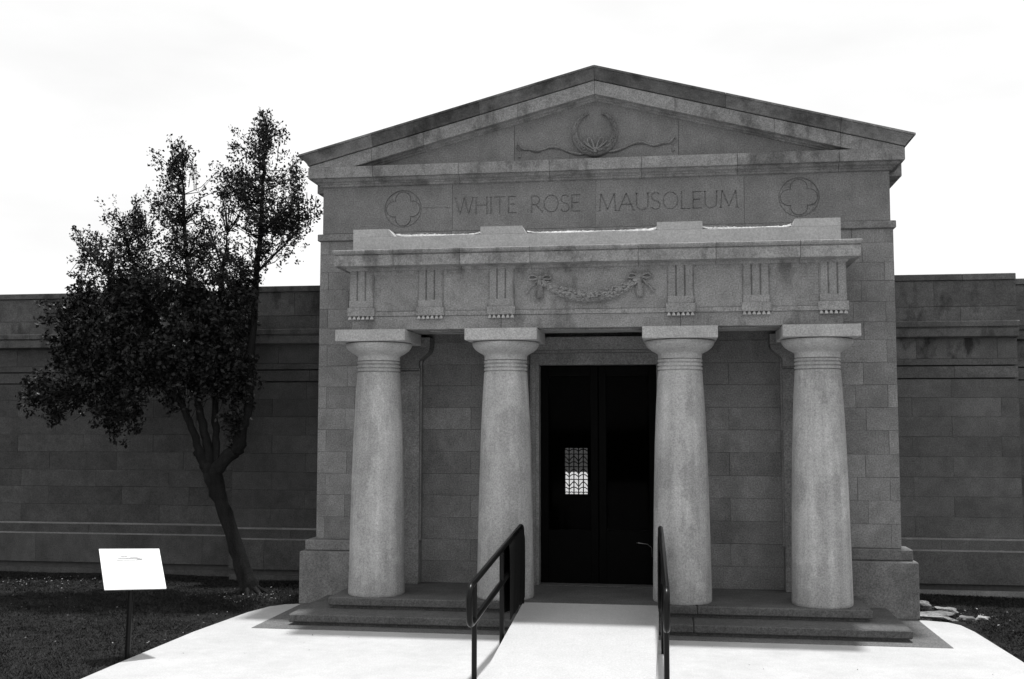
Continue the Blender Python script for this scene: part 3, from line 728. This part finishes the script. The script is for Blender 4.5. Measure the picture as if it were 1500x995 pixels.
# ------------------------------------------------------------------ tree
LUMPS=[(-4.75,6.22,0.31,0.47),(-4.73,5.49,0.60,0.53),(-4.57,4.95,0.53,0.41),(-4.26,5.23,0.31,0.29),(-4.68,6.56,0.16,0.21),(-4.34,5.86,0.24,0.39),(-5.09,5.79,0.27,0.34),(-5.93,5.80,0.25,0.44),(-5.98,5.30,0.41,0.41),(-5.92,6.19,0.10,0.23),(-6.56,5.09,0.39,0.29),(-7.13,4.84,0.31,0.25),(-6.34,4.60,0.73,0.53),(-6.90,4.26,0.58,0.37),(-5.77,4.24,0.97,0.63),(-5.26,4.48,0.63,0.58),(-6.06,3.67,1.12,0.56),(-6.93,3.58,0.58,0.47),(-5.29,3.46,0.49,0.58),(-6.40,3.09,0.83,0.41),(-7.28,3.04,0.44,0.29),(-7.74,2.69,0.37,0.21),(-8.00,2.79,0.19,0.16),(-6.64,2.61,0.37,0.25),(-6.76,2.32,0.19,0.14),(-5.03,2.94,0.21,0.29),(-5.07,2.41,0.19,0.27),(-5.54,3.08,0.58,0.37),(-7.41,3.88,0.39,0.27),(-7.50,3.49,0.29,0.29),(-5.48,5.12,0.39,0.39),(-4.18,5.47,0.21,0.21)]
LIMBS={
 'trunk':[(-4.78,.6,-.06,.19),(-4.852,.6,.17,.136),(-5.009,.6,.584,.121),(-5.23,.6,1.169,.118),(-5.378,.6,1.562,.142),(-5.443,.6,1.75,.125)],
 'A':[(-5.46,.6,1.656,.087),(-5.54,.54,1.865,.078),(-5.601,.49,2.13,.058),(-5.723,.43,2.46,.053),(-5.801,.37,2.619,.049),(-5.998,.32,2.807,.039),(-6.253,.26,2.9,.034),(-6.67,.25,2.883,.024),(-7.172,.25,2.743,.015)],
 'B':[(-5.4,.6,1.656,.087),(-5.471,.58,2.034,.073),(-5.53,.56,2.319,.063),(-5.6,.54,2.651,.058),(-5.673,.53,3.08,.049),(-5.717,.51,3.942,.039),(-5.845,.5,5.106,.029),(-5.885,.5,6.05,.012)],
 'C':[(-5.342,.6,1.704,.068),(-5.384,.68,2.128,.058),(-5.436,.75,2.511,.053),(-5.457,.83,3.288,.049),(-5.469,.9,4.178,.039),(-5.427,.95,4.70,.022),(-5.40,.95,5.05,.01)],
 'D':[(-5.38,.6,1.637,.117),(-5.159,.61,1.865,.107),(-5.015,.61,1.988,.107),(-4.993,.62,2.224,.087),(-4.892,.63,2.509,.073),(-4.882,.63,2.889,.068),(-4.851,.64,3.655,.058),(-4.819,.65,4.426,.049),(-4.774,.65,5.106,.039),(-4.749,.65,5.888,.025),(-4.70,.65,6.50,.01)],
 'E':[(-5.797,.5,2.508,.044),(-5.837,.43,2.886,.039),(-6.042,.37,3.454,.034),(-6.281,.3,4.12,.029),(-6.523,.25,4.692,.019),(-6.69,.25,5.179,.01)],
 'F':[(-5.67,.52,3.079,.039),(-5.897,.26,3.728,.029),(-6.173,.0,3.988,.024),(-6.54,-.26,4.334,.019),(-6.834,-.28,4.616,.01)],
 'G':[(-4.843,.62,3.653,.039),(-5.274,.88,4.172,.029),(-5.627,1.14,4.813,.019),(-5.865,1.22,5.34,.01)],
 'I':[(-4.782,.63,4.908,.029),(-4.39,.24,5.116,.019),(-3.98,.03,5.345,.01)],
 'J':[(-4.813,.63,4.424,.029),(-4.65,.96,4.762,.019),(-4.462,1.13,5.036,.01)],
 'K':[(-6.243,.3,2.902,.029),(-6.385,.1,2.643,.019),(-6.421,.0,2.363,.01)],
 'stub':[(-5.46,.6,1.70,.09),(-5.575,.6,1.84,.066),(-5.63,.6,1.91,.052)]}
TR = empty('tree', (-4.8, .6, 0))
tag(TR, 'dark leaning multi-stemmed evergreen tree in the lawn before the left wing', 'tree')
def smooth_path(p, k_=5):
    P = [np.array(q) for q in p]; out_ = []
    for i in range(len(P)-1):
        p0, p1, p2, p3 = P[max(i-1,0)], P[i], P[i+1], P[min(i+2,len(P)-1)]
        for j in range(k_):
            t = j/k_; out_.append(.5*((2*p1)+(-p0+p2)*t+(2*p0-5*p1+4*p2-p3)*t*t+(-p0+3*p1-3*p2+p3)*t**3))
    out_.append(P[-1]); return out_
skel = []
for nm, pth in LIMBS.items():
    sp = smooth_path(pth)
    wob = [(q[0]+random.uniform(-.012,.012), q[1]+random.uniform(-.012,.012), q[2]) for q in sp]
    rad = [max(.006, q[3]*.86*random.uniform(.9, 1.12)) for q in sp]
    b_ = MB().tube(wob, rad, 12 if nm == 'trunk' else 9); b_.build('trunk' if nm == 'trunk' else 'limb', m_bark, TR, True, 70)
    if nm not in ('trunk', 'stub'):
        for q in sp: skel.append(q[:3])
ro_ = MB()
for i in range(7):
    a_ = i*.9+.3; ro_.tube([(-4.82+.06*math.cos(a_), .6+.06*math.sin(a_), .10), (-4.80+.13*math.cos(a_), .6+.13*math.sin(a_), .035), (-4.8+.26*math.cos(a_+.2), .6+.26*math.sin(a_+.2), -.05)], [.05,.035,.02], 8)
ro_.build('root_flare', m_bark, TR, True, 70)
skel = np.array(skel)
rng = np.random.default_rng(5)
# twig tips spread through the crown
w = np.array([a_*b_*min(1, .62+.38*max(0, 5.2-z_)/1.2) for _, z_, a_, b_ in LUMPS])**.9; w /= w.sum()
tips = []
for k_ in range(820):                                   # leafy sprays, with gaps between them
    i = rng.choice(len(LUMPS), p=w); cx, cz, ax, az = LUMPS[i]; ay = min(1.05, max(ax, az)*1.0+.1)
    while True:
        d = rng.normal(size=3); d /= np.linalg.norm(d); rad_ = rng.random()**.42*1.08
        q = np.array([cx+d[0]*ax*rad_, .45+(.1 if cx > -5.2 else -.05)+d[1]*ay*rad_, cz+d[2]*az*rad_])
        if q[1] < 1.65: break
    up = np.array([d[0]*.5, d[1]*.5, .8]); up /= np.linalg.norm(up)
    for j in range(int(rng.integers(4, 10))):
        tips.append(q+rng.normal(size=3)*.065+up*rng.uniform(-.16, .12))
tips = np.array(tips); tips[:, 2] -= .14*np.clip((tips[:, 2]-5.2)/1.2, 0, 1)
tw = MB(); lv = []; dirs = []
for t in tips:
    dd = skel-t; dist = np.sqrt((dd[:, 0]**2+dd[:, 1]**2+(dd[:, 2]*.8+.15)**2)); j = int(np.argmin(dist+.15*(skel[:, 2] > t[2])))
    b0 = skel[j]; L_ = np.linalg.norm(t-b0); dv = (t-b0)/max(L_, 1e-4); dv = dv+np.array([0, 0, .55]); dv /= np.linalg.norm(dv)
    dirs.append(dv)
    if rng.random() < .42 and L_ < .75:
        mid = (b0+t)/2+rng.normal(size=3)*.05*L_-np.array([0, 0, .08*L_])
        tw.tube([tuple(b0), tuple(mid), tuple(t)], [.007, .005, .0025], 4, False)
# bare leading shoots at the tops
for (x, z, h) in [(-4.68,6.62,.30),(-4.62,6.45,.33),(-4.85,6.4,.25),(-4.30,6.05,.25),(-4.22,5.75,.25),(-5.93,6.2,.33),(-5.80,6.0,.35),(-6.0,5.95,.2),(-6.6,5.25,.30),(-6.45,5.3,.22),(-7.2,5.0,.2),(-7.4,4.85,.15),(-6.28,5.55,.2),(-4.0,5.5,.15)]:
    for q in range(3):
        z2 = z-.20+h*(1-.25*q); x2 = x+rng.normal()*.06; y2 = .55+rng.normal()*.15
        tw.tube([(x, y2, z-.35), (x+(x2-x)*.4, y2, z), (x2, y2, z2)], [.006, .004, .002], 4, False)
        for s_ in range(3): tips = np.vstack([tips, [x2+(x-x2)*s_*.2+rng.normal()*.015, y2, z2-s_*.09]]); dirs.append(np.array([x2-x, rng.normal()*.1, h])/np.linalg.norm([x2-x, .1, h]))
for (xa, za, xb, zb_) in [(-6.3,2.85,-7.4,2.55),(-6.5,2.8,-7.25,2.35),(-6.4,2.75,-7.05,2.30),(-6.6,2.85,-7.7,2.7)]:
    tw.tube([(xa,.25,za),((xa+xb)/2,.2,(za+zb_)/2+.04),(xb,.2,zb_)], [.009,.006,.003], 5, False)
tw.build('twigs', m_bark, TR)['kind'] = 'stuff'
dirs = np.array(dirs); V = []; 
K = 13
nl = len(tips)*K
base = np.repeat(tips, K, 0); dr = np.repeat(dirs, K, 0)
along = rng.random(nl)[:, None]*.11
c0 = base-dr*along+rng.normal(size=(nl, 3))*.022
ld = rng.normal(size=(nl, 3))+dr*.35; ld /= np.linalg.norm(ld, axis=1)[:, None]
sdv = np.cross(ld, rng.normal(size=(nl, 3))); sdv /= np.linalg.norm(sdv, axis=1)[:, None]
up_ = np.cross(ld, sdv)
ln = rng.uniform(.035, .08, nl)[:, None]*np.where(base[:, 2:3] > 4.3, .72, 1.0); wd = ln*rng.uniform(.24, .36, nl)[:, None]
P0 = c0; P1 = c0+ld*ln*.5+sdv*wd+up_*wd*.4; P2 = c0+ld*ln; P3 = c0+ld*ln*.5-sdv*wd+up_*wd*.4
vv = np.stack([P0, P1, P2, P3], 1).reshape(-1, 3)
def fast_mesh(name, vv, per, mat, parent=None):
    nf = len(vv)//per; me = bpy.data.meshes.new(name)
    me.vertices.add(len(vv)); me.vertices.foreach_set('co', vv.astype(np.float32).ravel())
    me.loops.add(len(vv)); me.loops.foreach_set('vertex_index', np.arange(len(vv), dtype=np.int32))
    me.polygons.add(nf); me.polygons.foreach_set('loop_start', np.arange(0, len(vv), per, dtype=np.int32))
    me.polygons.foreach_set('loop_total', np.full(nf, per, dtype=np.int32)); me.update(calc_edges=True)
    me.materials.append(mat); o = bpy.data.objects.new(name, me); C.objects.link(o)
    if parent: o.parent = parent
    return o
fast_mesh('crown', vv, 4, m_leaf, TR)['kind'] = 'stuff'
adopt(TR)

# ------------------------------------------------------------------ grass, litter
def grass(name, x0, x1, y0, y1, n_, label, keep):
    x = rng.uniform(x0, x1, n_); y = rng.uniform(y0, y1, n_); m_ = keep(x, y); x, y = x[m_], y[m_]; n_ = len(x)
    z = -.028+.012*np.sin(x*1.7+y*.6)+.010*np.sin(y*2.3-x*.8)+.05*np.maximum(0, 1-np.hypot(x+4.8, y-.55))-.004
    dens = .5+.5*np.sin(x*2.1+1.3*np.sin(y*1.7))*np.sin(y*2.9+x)
    h = rng.uniform(.010, .034, n_)*(.75+.5*dens); a_ = rng.uniform(0, 6.283, n_); w_ = rng.uniform(.003, .007, n_); lean = rng.normal(size=(n_, 2))*.9*h[:, None]
    b0 = np.stack([x-np.cos(a_)*w_, y-np.sin(a_)*w_, z], 1); b1 = np.stack([x+np.cos(a_)*w_, y+np.sin(a_)*w_, z], 1)
    tp = np.stack([x+lean[:, 0], y+lean[:, 1], z+h], 1)
    o = fast_mesh(name, np.stack([b0, b1, tp], 1).reshape(-1, 3), 3, m_grass); tag(o, label, 'grass', kind='stuff')
edgeL = lambda x, y: (x < -4.405+.025*np.sin(y*5)*np.sin(y*13+1)) | ((y > -.9) & (x < -4.2-.1)) | ((y > -.1) & (x < -3.87))
grass('grass', -10.6, -3.85, -6.0, 2.30, 210000, 'short dark grass left of the pale walk', edgeL)
grass('grass', 3.88, 7.2, -4.0, 2.45, 90000, 'short dark grass right of the pale walk', lambda x, y: (x > 4.33+.02*np.sin(y*7)*np.sin(y*17)) | ((y > -.15) & (x > 3.9)))
def litter(name, spots, label, mat=m_litter, size=(.008, .02)):
    vs = []
    for cx, cy, sx_, sy_, n_ in spots:
        for _ in range(n_):
            x, y = rng.normal(cx, sx_), rng.normal(cy, sy_)
            if x > -4.45 and x < 4.36 and not (y > 0 and abs(x) > 3.9): continue
            if y > 1.9: continue
            z = lawn_z(x, y)+rng.uniform(.02, .045); s_ = rng.uniform(*size); a_ = rng.uniform(0, 6.28); t_ = rng.uniform(-.5, .5)
            for k_ in range(4): b_ = a_+k_*math.pi/2; q = s_*(1 if k_ % 2 else .45); vs.append((x+q*math.cos(b_), y+q*math.sin(b_), z+t_*q*math.sin(b_)))
    return tag(fast_mesh(name, np.array(vs), 4, mat), label, 'leaves', kind='stuff')
litter('leaf_litter', [(-8.3,1.3,.7,.35,150),(-9.2,.4,.5,.3,60),(-4.7,.25,.30,.25,70),(-4.45,.0,.2,.3,30),(-7.0,-.9,.5,.15,16),(-4.62,-1.8,.12,.8,22),(-6.2,-2.9,.5,.3,10),(-8.5,-1,1.0,.8,24)], 'small pale fallen leaves scattered on the left lawn')
litter('leaf_litter', [(4.6,-.3,.15,.5,24),(5.4,.1,.6,.7,16),(4.75,.62,.08,.06,5)], 'small pale fallen leaves on the right lawn')
# ------------------------------------------------------------------ rubble by the right plinth
def rock(x, y, z, sx_, sy_, sz_, rot, label):
    bm = bmesh.new(); bmesh.ops.create_icosphere(bm, subdivisions=3, radius=1)
    rs = random.Random(int(x*1000+y*77))
    ph = [(rs.uniform(1, 4), rs.uniform(1, 4), rs.uniform(0, 6), rs.uniform(.03, .14)) for _ in range(6)]
    for w_ in bm.verts:
        p = w_.co; k_ = 1+sum(a4*math.sin(p.x*a1+p.y*a2+p.z*a1+a3) for a1, a2, a3, a4 in ph)+rs.uniform(-.09, .09)
        q = Vector((max(-.8, min(.8, p.x)), max(-.8, min(.8, p.y)), max(-.6, min(.62, p.z))))*k_
        q = Vector((q.x*sx_, q.y*sy_, q.z*sz_)); c_, s_ = math.cos(rot), math.sin(rot)
        w_.co = (x+q.x*c_-q.y*s_, y+q.x*s_+q.y*c_, z+q.z)
    bm.verts.index_update(); me = bpy.data.meshes.new('rock'); bm.to_mesh(me); bm.free(); me.materials.append(m_rock)
    o = bpy.data.objects.new('rock', me); C.objects.link(o); tag(o, label, 'rock', 'pale broken rocks beside the right plinth')
rock(4.02, .72, .02, .17, .16, .09, .2, 'pale rough rock farthest back, against the right plinth side')
rock(4.30, .50, .0, .15, .12, .07, -.1, 'pale flat rock in the grass right of the back one, behind the others')
rock(4.06, .10, -.01, .26, .26, .065, .1, 'largest flat pale rock, lying between the plinth corner and the walk')
rock(4.38, -.08, -.01, .11, .12, .07, .5, 'small pale rock at the right end of the largest one')
rock(4.60, .02, -.01, .09, .09, .05, -.4, 'small pale rock farthest out in the right lawn')

def flecks(name, spots, z, label, mat):
    vs = []
    for cx, cy, sx_, sy_, n_ in spots:
        for _ in range(n_):
            x, y = rng.normal(cx, sx_), rng.normal(cy, sy_); s_ = rng.uniform(.005, .013); a_ = rng.uniform(0, 6.28)
            for k_ in range(4): b_ = a_+k_*math.pi/2; q = s_*(1 if k_ % 2 else .5); vs.append((x+q*math.cos(b_), y+q*math.sin(b_), z+.004+(.006 if k_ == 1 else 0)))
    return tag(fast_mesh(name, np.array(vs), 4, mat), label, 'leaves', kind='stuff')
flecks('leaf_crumbs', [(1.25,-1.19,.12,.012,26),(2.8,-1.19,.16,.012,34),(-2.6,-1.19,.2,.012,14),(-1.1,-1.19,.12,.012,10)], .262, 'dry leaf crumbs on the top step at the column feet', m_soil)
flecks('leaf_crumbs', [(-2.0,-2.2,.9,.12,5),(1.4,-2.9,.3,.3,2),(-3.2,-3.0,.6,.4,4),(2.8,-2.8,.7,.4,3),(0.1,-3.2,.3,.3,2)], .0, 'a few dark leaf crumbs lying on the pale walk', m_soil)
